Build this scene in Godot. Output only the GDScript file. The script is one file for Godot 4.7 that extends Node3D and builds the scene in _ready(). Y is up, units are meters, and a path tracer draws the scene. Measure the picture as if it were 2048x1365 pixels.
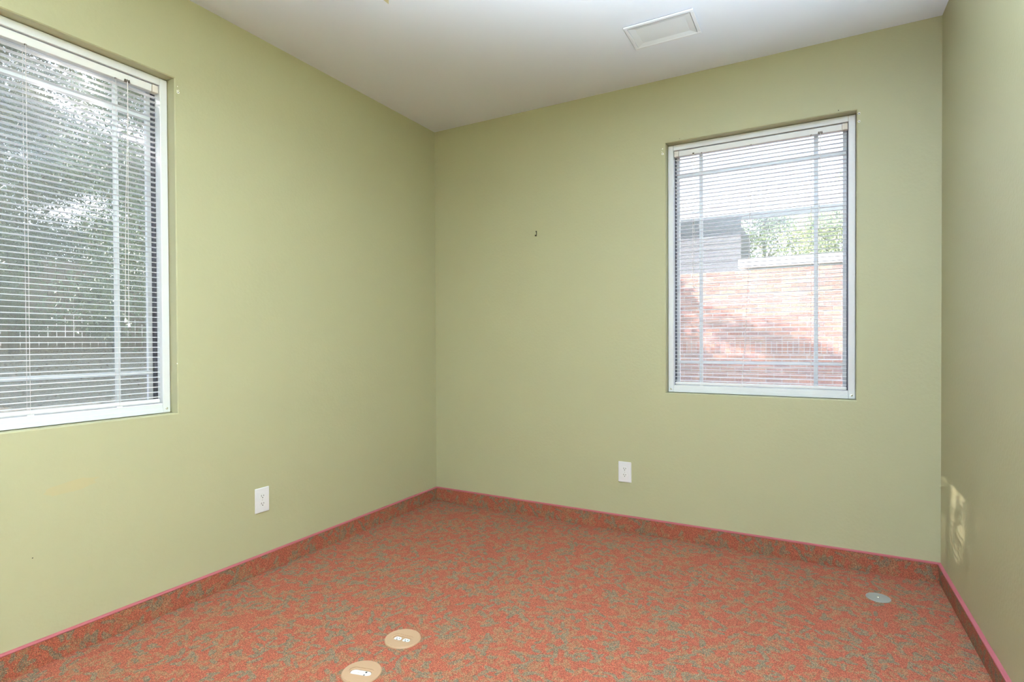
extends Node3D
# An empty office room: sage green walls, patterned carpet, two recessed windows with white mini blinds.
# World: the far corner of the room (left wall / back wall) is the origin, x runs along the back wall,
# z runs along the left wall towards the viewer, y is up, metres.

const H := 2.743            # ceiling height
const W := 3.0204           # room width at the back wall
const SKEW := 0.0158        # the right wall is a little out of square
const DEPTH := 5.3          # room length
const OPEN_W := 0.9683      # window openings
const OPEN_H := 1.4885
const SILL := 0.8738
const FAN := Vector3(1.186, 0, 2.198)   # ceiling fan near the middle of the room
const FAN_TURN := 1.933
const SUNWARD := Vector3(-0.76711, 0.43051, 0.47561)
const UPLIGHT := 31.0         # each floor lamp behind the viewer
const BLADE_Y := 2.58

var rng := RandomNumberGenerator.new()
var mat := {}

# ------------------------------------------------------------------ helpers
func begin() -> SurfaceTool:
	var st := SurfaceTool.new()
	st.begin(Mesh.PRIMITIVE_TRIANGLES)
	return st

func poly(st: SurfaceTool, pts: Array, out: Vector3) -> void:
	# a flat convex polygon that faces towards out
	var n: Vector3 = (pts[1] - pts[0]).cross(pts[2] - pts[0])
	if n.length() < 1e-14:
		return
	n = n.normalized()
	var p := pts.duplicate()
	if n.dot(out) < 0.0:
		p.reverse()
		n = -n
	for i in range(1, p.size() - 1):
		for q in [p[0], p[i + 1], p[i]]:
			st.set_normal(n)
			st.add_vertex(q)

func add_box(st: SurfaceTool, c: Vector3, s: Vector3, bevel := 0.0, b := Basis.IDENTITY) -> void:
	var h := s * 0.5
	if bevel <= 0.0:
		for k in 3:
			for sg in [-1.0, 1.0]:
				var pts := []
				for uv in [[-1, -1], [1, -1], [1, 1], [-1, 1]]:
					var v := Vector3.ZERO
					v[k] = sg * h[k]
					v[(k + 1) % 3] = uv[0] * h[(k + 1) % 3]
					v[(k + 2) % 3] = uv[1] * h[(k + 2) % 3]
					pts.append(c + b * v)
				var o := Vector3.ZERO
				o[k] = sg
				poly(st, pts, b * o)
		return
	var pt := func(cn: Vector3, k: int) -> Vector3:
		var v := Vector3.ZERO
		for a in 3:
			v[a] = cn[a] * (h[a] if a == k else h[a] - bevel)
		return c + b * v
	for k in 3:
		var k1 := (k + 1) % 3
		var k2 := (k + 2) % 3
		for sg in [-1.0, 1.0]:
			var pts := []
			for uv in [[-1, -1], [1, -1], [1, 1], [-1, 1]]:
				var cn := Vector3.ZERO
				cn[k] = sg
				cn[k1] = uv[0]
				cn[k2] = uv[1]
				pts.append(pt.call(cn, k))
			var o := Vector3.ZERO
			o[k] = sg
			poly(st, pts, b * o)
			for s2 in [-1.0, 1.0]:
				var ca := Vector3.ZERO
				ca[k] = sg
				ca[k1] = s2
				ca[k2] = -1
				var cb := ca
				cb[k2] = 1
				var o2 := Vector3.ZERO
				o2[k] = sg
				o2[k1] = s2
				poly(st, [pt.call(ca, k), pt.call(cb, k), pt.call(cb, k1), pt.call(ca, k1)], b * o2)
	for x in [-1.0, 1.0]:
		for y in [-1.0, 1.0]:
			for z in [-1.0, 1.0]:
				var cn := Vector3(x, y, z)
				poly(st, [pt.call(cn, 0), pt.call(cn, 1), pt.call(cn, 2)], b * cn)

func add_prism(st: SurfaceTool, base: Array, y0: float, y1: float) -> void:
	# base: Vector2 (x, z) outline of a convex shape
	var mid := Vector2.ZERO
	for q in base:
		mid += q / base.size()
	var lo := []
	var hi := []
	for q in base:
		lo.append(Vector3(q.x, y0, q.y))
		hi.append(Vector3(q.x, y1, q.y))
	poly(st, lo, Vector3.DOWN)
	poly(st, hi, Vector3.UP)
	for i in base.size():
		var j := (i + 1) % base.size()
		var e: Vector2 = (base[i] + base[j]) * 0.5 - mid
		var d: Vector2 = base[j] - base[i]
		var nn := Vector3(d.y, 0, -d.x)
		if nn.dot(Vector3(e.x, 0, e.y)) < 0:
			nn = -nn
		poly(st, [lo[i], lo[j], hi[j], hi[i]], nn)

func add_tube(st: SurfaceTool, pts: Array, radii: Array, sides := 6) -> void:
	var rings := []
	var norms := []
	for i in pts.size():
		var d: Vector3 = (pts[min(i + 1, pts.size() - 1)] - pts[max(i - 1, 0)]).normalized()
		var a := d.cross(Vector3.RIGHT if absf(d.x) < 0.8 else Vector3.FORWARD).normalized()
		var b := d.cross(a)
		var ring := []
		var nr := []
		var r: float = radii[i] if radii.size() > 1 else radii[0]
		for k in sides:
			var t := TAU * k / sides
			var n := a * cos(t) + b * sin(t)
			ring.append(pts[i] + n * r)
			nr.append(n)
		rings.append(ring)
		norms.append(nr)
	for i in pts.size() - 1:
		for k in sides:
			var l := (k + 1) % sides
			var q := [[i, k], [i, l], [i + 1, l], [i, k], [i + 1, l], [i + 1, k]]
			var e1: Vector3 = rings[q[1][0]][q[1][1]] - rings[i][k]
			var e2: Vector3 = rings[q[2][0]][q[2][1]] - rings[i][k]
			if e1.cross(e2).dot(norms[i][k]) > 0:
				q.reverse()
			for v in q:
				st.set_normal(norms[v[0]][v[1]])
				st.add_vertex(rings[v[0]][v[1]])
	for i in [0, pts.size() - 1]:
		poly(st, rings[i], (pts[0] - pts[1]) if i == 0 else (pts[i] - pts[i - 1]))

func add_lathe(st: SurfaceTool, profile: Array, sides := 32, at := Vector3.ZERO, b := Basis.IDENTITY) -> void:
	# profile: Vector2 (radius, height), from the outside in; axis is local y, the surface looks away from the axis / up
	for i in profile.size() - 1:
		var p: Vector2 = profile[i]
		var q: Vector2 = profile[i + 1]
		var d := q - p
		var n2 := Vector2(d.y, -d.x).normalized()
		for k in sides:
			var t0 := TAU * k / sides
			var t1 := TAU * (k + 1) / sides
			var c0 := Vector3(cos(t0), 0, sin(t0))
			var c1 := Vector3(cos(t1), 0, sin(t1))
			var n0 := c0 * n2.x + Vector3.UP * n2.y
			var n1 := c1 * n2.x + Vector3.UP * n2.y
			var v := [c0 * p.x + Vector3.UP * p.y, c1 * p.x + Vector3.UP * p.y, c1 * q.x + Vector3.UP * q.y, c0 * q.x + Vector3.UP * q.y]
			var nn := [n0, n1, n1, n0]
			var tris := [0, 1, 2, 0, 2, 3]
			var fn: Vector3 = (v[1] - v[0]).cross(v[2] - v[0])
			if fn.length() < 1e-13:
				fn = (v[2] - v[0]).cross(v[3] - v[0])
			if fn.dot(n0 + n1) > 0:
				tris.reverse()
			for x in tris:
				st.set_normal((b * nn[x]).normalized())
				st.add_vertex(at + b * v[x])

func stadium(rx: float, r: float, seg := 10, shift := 0.0) -> Array:
	# outline of a stadium: straight part of half length rx, ends of radius r, in (x, z)
	var o := []
	for i in seg + 1:
		var t := -PI / 2 + PI * i / seg
		o.append(Vector2(rx + r * cos(t), r * sin(t) + shift))
	for i in range(1, 8):
		o.append(Vector2(lerpf(rx, -rx, i / 8.0), r + shift))
	for i in seg + 1:
		var t := PI / 2 + PI * i / seg
		o.append(Vector2(-rx + r * cos(t), r * sin(t) + shift))
	for i in range(1, 8):
		o.append(Vector2(lerpf(-rx, rx, i / 8.0), -r + shift))
	return o

func taken(called: String, parent: Node) -> String:
	var s := called
	var i := 0
	while parent.has_node(NodePath(s)):
		i += 1
		s = "%s_%03d" % [called, i]
	return s

func mesh_of(st: SurfaceTool, m: Material) -> ArrayMesh:
	st.set_material(m)
	return st.commit()

var counts := {}
func put(called: String, mesh: Mesh, parent: Node, at := Transform3D.IDENTITY) -> MeshInstance3D:
	var o := MeshInstance3D.new()
	var key := "%d/%s" % [parent.get_instance_id(), called]
	var n: int = counts.get(key, 0)
	counts[key] = n + 1
	o.name = called if n == 0 else "%s_%03d" % [called, n]
	o.mesh = mesh
	o.transform = at
	o.cast_shadow = GeometryInstance3D.SHADOW_CASTING_SETTING_ON
	parent.add_child(o, true)
	return o

func part(called: String, st: SurfaceTool, m: Material, parent: Node) -> MeshInstance3D:
	return put(called, mesh_of(st, m), parent)

func root_of(called: String, at := Transform3D.IDENTITY) -> Node3D:
	var o := Node3D.new()
	o.name = taken(called, self)
	o.transform = at
	add_child(o, true)
	return o

func tag(o: Node, label: String, category: String, group := "") -> Node:
	o.set_meta("label", label)
	o.set_meta("category", category)
	if group != "":
		o.set_meta("group", group)
	return o

func structure(o: Node, label := "") -> Node:
	o.set_meta("kind", "structure")
	if label != "":
		o.set_meta("label", label)
	return o

# ------------------------------------------------------------------ materials
func plain(c: Color, rough := 0.6, metal := 0.0) -> StandardMaterial3D:
	var m := StandardMaterial3D.new()
	m.albedo_color = c
	m.roughness = rough
	m.metallic = metal
	return m

func noise_tex(freq: float, size := 512, normal := false, strength := 4.0, sd := 1, ramp: Gradient = null, octaves := 3) -> NoiseTexture2D:
	var n := FastNoiseLite.new()
	n.seed = sd
	n.noise_type = FastNoiseLite.TYPE_SIMPLEX_SMOOTH
	n.frequency = freq
	n.fractal_octaves = octaves
	var t := NoiseTexture2D.new()
	t.width = size
	t.height = size
	t.seamless = true
	t.noise = n
	t.as_normal_map = normal
	t.bump_strength = strength
	if ramp:
		t.color_ramp = ramp
	return t

func ramp(cols: Array, offs: Array) -> Gradient:
	var g := Gradient.new()
	g.colors = PackedColorArray(cols)
	g.offsets = PackedFloat32Array(offs)
	return g

func triplanar(m: StandardMaterial3D, per_metre: float) -> void:
	m.uv1_triplanar = true
	m.uv1_world_triplanar = true
	m.uv1_scale = Vector3.ONE * per_metre

func carpet_texture() -> ImageTexture:
	# leaf shaped flecks of grey green and olive yarn on rust red, tuft by tuft (768 tufts across 1.6 m)
	var t := 768
	var cell := 1.6 / t
	var grey := PackedFloat32Array()
	var olive := PackedFloat32Array()
	grey.resize(t * t)
	olive.resize(t * t)
	var r := RandomNumberGenerator.new()
	r.seed = 77
	for s in 2350:
		var kind := 0 if s % 9 < 4 else 1
		var cx := r.randf() * t
		var cy := r.randf() * t
		var a := r.randf() * TAU
		var l := r.randf_range(0.015, 0.030) / cell
		var w := r.randf_range(0.0065, 0.0110) / cell
		if kind == 1:
			l *= 1.2
			w *= 1.1
		var bend := r.randf_range(-0.3, 0.3)
		var e := int(l + 3)
		var ca := cos(a)
		var sa := sin(a)
		for dy in range(-e, e + 1):
			for dx in range(-e, e + 1):
				var u := (dx * ca + dy * sa) / l
				if u < -1.0 or u > 1.0:
					continue
				var v := (-dx * sa + dy * ca) / w - bend * u * u * 2.0
				var q := u * u * u * u + v * v
				if q < 1.3:
					var val := clampf((1.3 - q) * 1.8, 0.0, 1.0)
					var i := posmod(int(cy) + dy, t) * t + posmod(int(cx) + dx, t)
					if kind == 0:
						grey[i] = maxf(grey[i], val)
					else:
						olive[i] = maxf(olive[i], val * 0.75)
	var reds := [Color8(160, 80, 58), Color8(170, 88, 64), Color8(146, 70, 56), Color8(166, 98, 68), Color8(156, 82, 66)]
	var greys := [Color8(116, 102, 80), Color8(134, 120, 98), Color8(94, 88, 75), Color8(138, 116, 86), Color8(110, 104, 89)]
	var olives := [Color8(140, 108, 76), Color8(150, 104, 74), Color8(124, 98, 72), Color8(158, 124, 90), Color8(148, 94, 66)]
	var k := 2
	var n := t * k
	var data := PackedByteArray()
	data.resize(n * n * 3)
	for y in t:
		for x in t:
			var i := y * t + x
			var c: Color
			var z := r.randf()
			if z < grey[i] * 0.74:
				c = greys[r.randi() % 5]
			elif z < maxf(0.09 + olive[i] * 0.85, grey[i] * 0.95):
				c = olives[r.randi() % 5]
			else:
				c = reds[r.randi() % 5]
			var shade := r.randf_range(0.74, 1.24)
			for py in k:
				for px in k:
					var g := shade * (1.0 + 0.10 * (float((x * 7 + px * 5 + y * 3 + py * 11) % 7) / 3.5 - 1.0))
					var j := ((y * k + py) * n + x * k + px) * 3
					data[j] = int(clampf(c.r * g * 255.0, 0, 255))
					data[j + 1] = int(clampf(c.g * g * 255.0, 0, 255))
					data[j + 2] = int(clampf(c.b * g * 255.0, 0, 255))
	return ImageTexture.create_from_image(Image.create_from_data(n, n, false, Image.FORMAT_RGB8, data))

func make_materials() -> void:
	var w := plain(Color8(172, 168, 133), 0.55)
	w.normal_enabled = true
	w.normal_texture = noise_tex(0.045, 512, true, 5.0, 3)
	w.normal_scale = 0.08
	triplanar(w, 2.0)
	mat.wall = w
	var c := plain(Color8(228, 233, 245), 0.9)
	mat.ceiling = c
	var k := plain(Color.WHITE, 1.0)
	k.albedo_texture = carpet_texture()
	triplanar(k, 0.625)
	mat.carpet = k
	mat.binding = plain(Color8(172, 92, 98), 0.85)
	mat.vinyl = plain(Color8(232, 233, 238), 0.35)
	mat.gasket = plain(Color8(84, 82, 90), 0.7)
	mat.muntin = plain(Color8(240, 243, 246), 0.4)
	var slat := plain(Color8(244, 244, 247), 0.4)
	slat.backlight_enabled = false
	mat.slat = slat
	mat.rail = plain(Color8(233, 232, 233), 0.4)
	mat.bracket = plain(Color8(226, 216, 206), 0.45)
	mat.cord = plain(Color8(236, 228, 228), 0.7)
	mat.clear = plain(Color8(238, 238, 240), 0.25)
	mat.dark_metal = plain(Color8(96, 84, 72), 0.4, 0.6)
	var g := plain(Color(0.92, 0.95, 0.96, 0.06), 0.02)
	g.transparency = BaseMaterial3D.TRANSPARENCY_ALPHA
	mat.glass = g
	var sn := plain(Color(0.66, 0.66, 0.62, 0.22), 0.9)
	sn.transparency = BaseMaterial3D.TRANSPARENCY_ALPHA
	mat.screen = sn
	mat.plate = plain(Color8(238, 237, 242), 0.3)
	mat.socket = plain(Color8(240, 240, 243), 0.35)
	mat.slot = plain(Color8(30, 27, 28), 0.8)
	mat.port = plain(Color8(120, 118, 116), 0.6)
	mat.screw = plain(Color8(215, 215, 214), 0.35, 0.3)
	mat.tan = plain(Color8(178, 144, 114), 0.5)
	mat.steel = plain(Color8(160, 162, 156), 0.35, 0.3)
	mat.bright_steel = plain(Color8(225, 225, 222), 0.25, 0.8)
	mat.vent = plain(Color8(228, 231, 240), 0.5)
	var lens := plain(Color8(224, 228, 236), 0.3)
	mat.lens = lens
	mat.fan_white = plain(Color8(228, 228, 226), 0.4)
	mat.blade = plain(Color8(206, 198, 158), 0.6)
	var gl := plain(Color8(245, 243, 238), 0.4)
	gl.emission_enabled = true
	gl.emission = Color(0.89, 0.953, 1.0)
	gl.emission_energy_multiplier = 2.0
	mat.globe = gl
	mat.hook = plain(Color8(46, 39, 20), 0.6, 0.1)
	mat.chip = plain(Color8(244, 243, 236), 0.7)
	mat.patch = plain(Color8(177, 167, 128), 0.6)
	# outdoors
	mat.bricks = []
	for col in [Color8(204, 142, 124), Color8(212, 154, 134), Color8(194, 132, 118), Color8(218, 164, 144), Color8(190, 140, 132)]:
		var b := plain(col, 0.9)
		b.albedo_texture = noise_tex(0.03, 256, false, 1.0, 11, ramp([Color(0.82, 0.80, 0.80), Color(1, 1, 1)], [0.2, 0.8]))
		triplanar(b, 3.0)
		mat.bricks.append(b)
	mat.mortar = plain(Color8(226, 222, 218), 0.95)
	mat.stone = plain(Color8(232, 230, 228), 0.8)
	mat.white_trim = plain(Color8(236, 238, 242), 0.6)
	mat.shingle = plain(Color8(112, 112, 116), 0.95)
	mat.board = plain(Color8(120, 104, 90), 0.9)
	mat.bark = plain(Color8(92, 80, 68), 0.95)
	mat.leaf = []
	for col in [Color8(84, 100, 70), Color8(98, 116, 74), Color8(76, 90, 72), Color8(164, 178, 124)]:
		var lf := plain(col, 0.45)
		lf.backlight_enabled = true
		lf.backlight = Color(col.r * 0.35, col.g * 0.4, col.b * 0.2)
		mat.leaf.append(lf)
	var s := plain(Color.WHITE, 1.0)
	s.albedo_texture = noise_tex(0.05, 512, false, 1.0, 21, ramp([Color8(84, 80, 68), Color8(118, 110, 96), Color8(138, 130, 112), Color8(100, 104, 82)], [0.15, 0.45, 0.6, 0.85]), 5)
	triplanar(s, 0.7)
	mat.soil = s
	mat.litter = []
	for col in [Color8(150, 128, 100), Color8(118, 96, 74), Color8(168, 152, 124)]:
		mat.litter.append(plain(col, 0.8))
	mat.concrete = plain(Color8(196, 194, 188), 0.9)

# ------------------------------------------------------------------ room shell
func wall_with_opening(called: String, at: Transform3D, length_a: float, length_b: float, ow: float, oh: float, sill: float, thick: float) -> MeshInstance3D:
	# local u runs right (seen from inside), v up, w into the room; the opening starts at u = 0
	var st := begin()
	var c := 0.004
	var u0 := -length_a
	var u1 := ow + length_b
	var v0 := -0.02
	var v1 := H + 0.02
	var a0 := -c
	var a1 := ow + c
	var b0 := sill - c
	var b1 := sill + oh + c
	for face in [[0.0, Vector3.BACK], [-thick, Vector3.FORWARD]]:
		var w: float = face[0]
		var n: Vector3 = face[1]
		for q in [[u0, v0, a0, v1], [a1, v0, u1, v1], [a0, v0, a1, b0], [a0, b1, a1, v1]]:
			poly(st, [Vector3(q[0], q[1], w), Vector3(q[2], q[1], w), Vector3(q[2], q[3], w), Vector3(q[0], q[3], w)], n)
	# chamfered drywall corner beads, then the reveals
	var o0 := [Vector3(a0, b0, 0), Vector3(a1, b0, 0), Vector3(a1, b1, 0), Vector3(a0, b1, 0)]
	var o1 := [Vector3(0, sill, -c), Vector3(ow, sill, -c), Vector3(ow, sill + oh, -c), Vector3(0, sill + oh, -c)]
	var o2 := [Vector3(a0, b0, -thick), Vector3(a1, b0, -thick), Vector3(a1, b1, -thick), Vector3(a0, b1, -thick)]
	var ins := [Vector3.UP, Vector3.LEFT, Vector3.DOWN, Vector3.RIGHT]
	for i in 4:
		var j := (i + 1) % 4
		poly(st, [o0[i], o0[j], o1[j], o1[i]], ins[i] + Vector3.BACK)
		poly(st, [o1[i], o1[j], o2[j], o2[i]], ins[i])
	for e in [[Vector3(u0, v0, 0), Vector3(u0, v1, 0), Vector3.LEFT], [Vector3(u1, v0, 0), Vector3(u1, v1, 0), Vector3.RIGHT], [Vector3(u0, v0, 0), Vector3(u1, v0, 0), Vector3.DOWN], [Vector3(u0, v1, 0), Vector3(u1, v1, 0), Vector3.UP]]:
		var d := Vector3(0, 0, -thick)
		poly(st, [e[0], e[1], e[1] + d, e[0] + d], e[2])
	var o := put(called, mesh_of(st, mat.wall), self, at)
	structure(o)
	return o

func right_x(z: float) -> float:
	return W + SKEW * z

func build_room() -> void:
	var st := begin()
	add_prism(st, [Vector2(-0.2, -0.2), Vector2(right_x(-0.2) + 0.2, -0.2), Vector2(right_x(DEPTH) + 0.2, DEPTH + 0.2), Vector2(-0.2, DEPTH + 0.2)], -0.15, 0.0)
	structure(part("floor", st, mat.carpet, self), "rust red carpet with grey green leaf flecks")
	st = begin()
	add_prism(st, [Vector2(-0.2, -0.2), Vector2(right_x(-0.2) + 0.2, -0.2), Vector2(right_x(DEPTH) + 0.2, DEPTH + 0.2), Vector2(-0.2, DEPTH + 0.2)], H, H + 0.16)
	structure(part("ceiling", st, mat.ceiling, self), "flat white painted ceiling")
	var zl := 1.9066
	structure(wall_with_opening("wall_left", left_frame(), DEPTH - zl - OPEN_W, zl, OPEN_W, OPEN_H, SILL, 0.2), "sage green wall with a recessed window")
	structure(wall_with_opening("wall_back", Transform3D(Basis.IDENTITY, Vector3(1.7023, 0, 0)), 1.7023 + 0.2, W - 1.7023 - OPEN_W + 0.2, OPEN_W, OPEN_H, SILL, 0.2), "sage green wall with a recessed window facing brick")
	st = begin()
	add_prism(st, [Vector2(right_x(0), 0), Vector2(right_x(0) + 0.2, 0), Vector2(right_x(DEPTH) + 0.2, DEPTH), Vector2(right_x(DEPTH), DEPTH)], -0.02, H + 0.02)
	structure(part("wall_right", st, mat.wall, self), "plain sage green wall at the right edge")
	st = begin()
	add_prism(st, [Vector2(-0.2, DEPTH), Vector2(right_x(DEPTH) + 0.2, DEPTH), Vector2(right_x(DEPTH) + 0.2, DEPTH + 0.2), Vector2(-0.2, DEPTH + 0.2)], -0.02, H + 0.02)
	structure(part("wall_front", st, mat.wall, self), "sage green wall behind the viewer")

func left_frame() -> Transform3D:
	return Transform3D(Basis(Vector3(0, 0, -1), Vector3(0, 1, 0), Vector3(1, 0, 0)), Vector3(0, 0, 1.9066 + OPEN_W))

func build_baseboards() -> void:
	# carpet strip turned up the wall, 10 cm high, with a pink bound edge
	var runs := [
		["baseboard_left", Vector3(0, 0, DEPTH), Vector3(0, 0, 0), Vector3(1, 0, 0)],
		["baseboard_back", Vector3(0, 0, 0), Vector3(W, 0, 0), Vector3(0, 0, 1)],
		["baseboard_right", Vector3(W, 0, 0), Vector3(right_x(DEPTH), 0, DEPTH), Vector3(-1, 0, SKEW).normalized()],
	]
	for q in runs:
		var a: Vector3 = q[1]
		var b: Vector3 = q[2]
		var n: Vector3 = q[3]
		var d := (b - a).normalized()
		# profile (distance from wall, height): back, coved foot, front, bound top
		var prof := [Vector2(0.0, 0.001), Vector2(0.0050, 0.001), Vector2(0.0060, 0.012), Vector2(0.0125, 0.094), Vector2(0.0, 0.096)]
		var st := begin()
		sweep(st, a, b, n, prof, 0.010)
		var o := part(q[0], st, mat.carpet, self)
		structure(o, "turned up carpet base strip with pink bound edge")
		st = begin()
		var edge := [Vector2(0.0, 0.0935), Vector2(0.0132, 0.0935), Vector2(0.0148, 0.0955), Vector2(0.0145, 0.0990), Vector2(0.0120, 0.1015), Vector2(0.0, 0.102)]
		sweep(st, a, b, n, edge, 0.0)
		var e := part("binding", st, mat.binding, o)
		e.set_meta("label", "pink bound edge")

func sweep(st: SurfaceTool, a: Vector3, b: Vector3, n: Vector3, prof: Array, _ease: float) -> void:
	var mid := Vector2.ZERO
	for q in prof:
		mid += q / prof.size()
	var at := func(p: Vector3, q: Vector2) -> Vector3:
		return p + n * q.x + Vector3.UP * q.y
	for i in prof.size():
		var j := (i + 1) % prof.size()
		var p: Vector2 = prof[i]
		var q: Vector2 = prof[j]
		var dd := q - p
		var o2 := Vector2(dd.y, -dd.x)
		if o2.dot((p + q) * 0.5 - mid) < 0:
			o2 = -o2
		poly(st, [at.call(a, p), at.call(b, p), at.call(b, q), at.call(a, q)], n * o2.x + Vector3.UP * o2.y)

# ------------------------------------------------------------------ windows and blinds
func build_window(called: String, at: Transform3D, label: String) -> void:
	var root := root_of(called, at)
	structure(root, label)
	var ow := OPEN_W
	var oh := OPEN_H
	var fw := 0.032
	var st: SurfaceTool
	# jambs carry the visible mitre line: they run full height, head and sill sit between them
	for s in 2:
		st = begin()
		add_box(st, Vector3(fw / 2 + 0.001 if s == 0 else ow - fw / 2 - 0.001, oh / 2, -0.0765), Vector3(fw, oh - 0.002, 0.043), 0.0025)
		part("jamb", st, mat.vinyl, root)
	st = begin()
	add_box(st, Vector3(ow / 2, oh - fw / 2 - 0.001, -0.0770), Vector3(ow - 2 * fw - 0.002, fw, 0.042), 0.002)
	part("head", st, mat.vinyl, root)
	st = begin()
	add_box(st, Vector3(ow / 2, 0.0225, -0.0770), Vector3(ow - 2 * fw - 0.002, 0.043, 0.042), 0.003)
	add_box(st, Vector3(ow / 2, 0.012, -0.0545), Vector3(ow - 2 * fw - 0.002, 0.020, 0.003), 0.001)
	part("sill", st, mat.vinyl, root)
	# corner screw
	for s in 2:
		st = begin()
		add_lathe(st, [Vector2(0.0055, -0.001), Vector2(0.0055, 0.0012), Vector2(0.003, 0.0022), Vector2(0.0, 0.0024)], 14, Vector3(0.018 if s == 0 else ow - 0.018, 0.02, -0.0553), Basis(Vector3.RIGHT, PI / 2))
		part("screw", st, mat.bright_steel, root)
	# dark gasket ring behind the frame, then the white sash with its glass
	st = begin()
	ring(st, 0.027, 0.0385, ow, oh, -0.098, -0.124)
	part("gasket", st, mat.gasket, root)
	st = begin()
	ring(st, 0.030, 0.056, ow, oh, -0.124, -0.140)
	part("sash", st, mat.vinyl, root)
	st = begin()
	add_box(st, Vector3(ow / 2, oh / 2, -0.130), Vector3(ow - 0.106, oh - 0.106, 0.004))
	part("pane", st, mat.glass, root)
	for u in [0.182, ow - 0.182]:
		st = begin()
		add_box(st, Vector3(u, oh / 2, -0.1225), Vector3(0.021, oh - 0.1, 0.010), 0.003)
		part("muntin", st, mat.muntin, root)
	for v in [0.181, oh - 0.174]:
		st = begin()
		add_box(st, Vector3(ow / 2, v, -0.1215), Vector3(ow - 0.080, 0.018, 0.010), 0.003)
		part("muntin", st, mat.muntin, root)
	# outside: window surround between glass and outer wall face
	st = begin()
	ring(st, 0.0, 0.022, ow, oh, -0.141, -0.205)
	part("outer_frame", st, mat.vinyl, root)
	# insect screen of fine grey mesh outside the glass
	st = begin()
	add_box(st, Vector3(ow / 2, oh / 2, -0.160), Vector3(ow - 0.044, oh - 0.044, 0.001))
	var sc := part("insect_screen", st, mat.screen, root)
	sc.set_meta("label", "fine grey insect screen")

func ring(st: SurfaceTool, i0: float, i1: float, ow: float, oh: float, w0: float, w1: float) -> void:
	var wc := (w0 + w1) / 2
	var d := absf(w0 - w1)
	var t := i1 - i0
	var m := (i0 + i1) / 2
	add_box(st, Vector3(m, oh / 2, wc), Vector3(t, oh - 2 * i0, d))
	add_box(st, Vector3(ow - m, oh / 2, wc), Vector3(t, oh - 2 * i0, d))
	add_box(st, Vector3(ow / 2, m, wc), Vector3(ow - 2 * i1, t, d))
	add_box(st, Vector3(ow / 2, oh - m, wc), Vector3(ow - 2 * i1, t, d))

func slat_mesh(length: float) -> ArrayMesh:
	# shallow crowned aluminium slat, 25 mm wide
	var st := begin()
	var seg := 5
	var wd := 0.0125
	var top := []
	var bot := []
	for i in seg + 1:
		var t := -1.0 + 2.0 * i / seg
		var y := 0.0022 * (1.0 - t * t)
		top.append(Vector2(t * wd, y))
		bot.append(Vector2(t * wd, y - 0.0007))
	var h := length / 2
	for i in seg:
		var a: Vector2 = top[i]
		var b: Vector2 = top[i + 1]
		poly(st, [Vector3(-h, a.y, a.x), Vector3(h, a.y, a.x), Vector3(h, b.y, b.x), Vector3(-h, b.y, b.x)], Vector3.UP)
		a = bot[i]
		b = bot[i + 1]
		poly(st, [Vector3(-h, a.y, a.x), Vector3(h, a.y, a.x), Vector3(h, b.y, b.x), Vector3(-h, b.y, b.x)], Vector3.DOWN)
	for e in [0, seg]:
		var a: Vector2 = top[e]
		var b: Vector2 = bot[e]
		poly(st, [Vector3(-h, a.y, a.x), Vector3(h, a.y, a.x), Vector3(h, b.y, b.x), Vector3(-h, b.y, b.x)], Vector3(0, 0, -1 if e == 0 else 1))
	return mesh_of(st, mat.slat)

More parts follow.
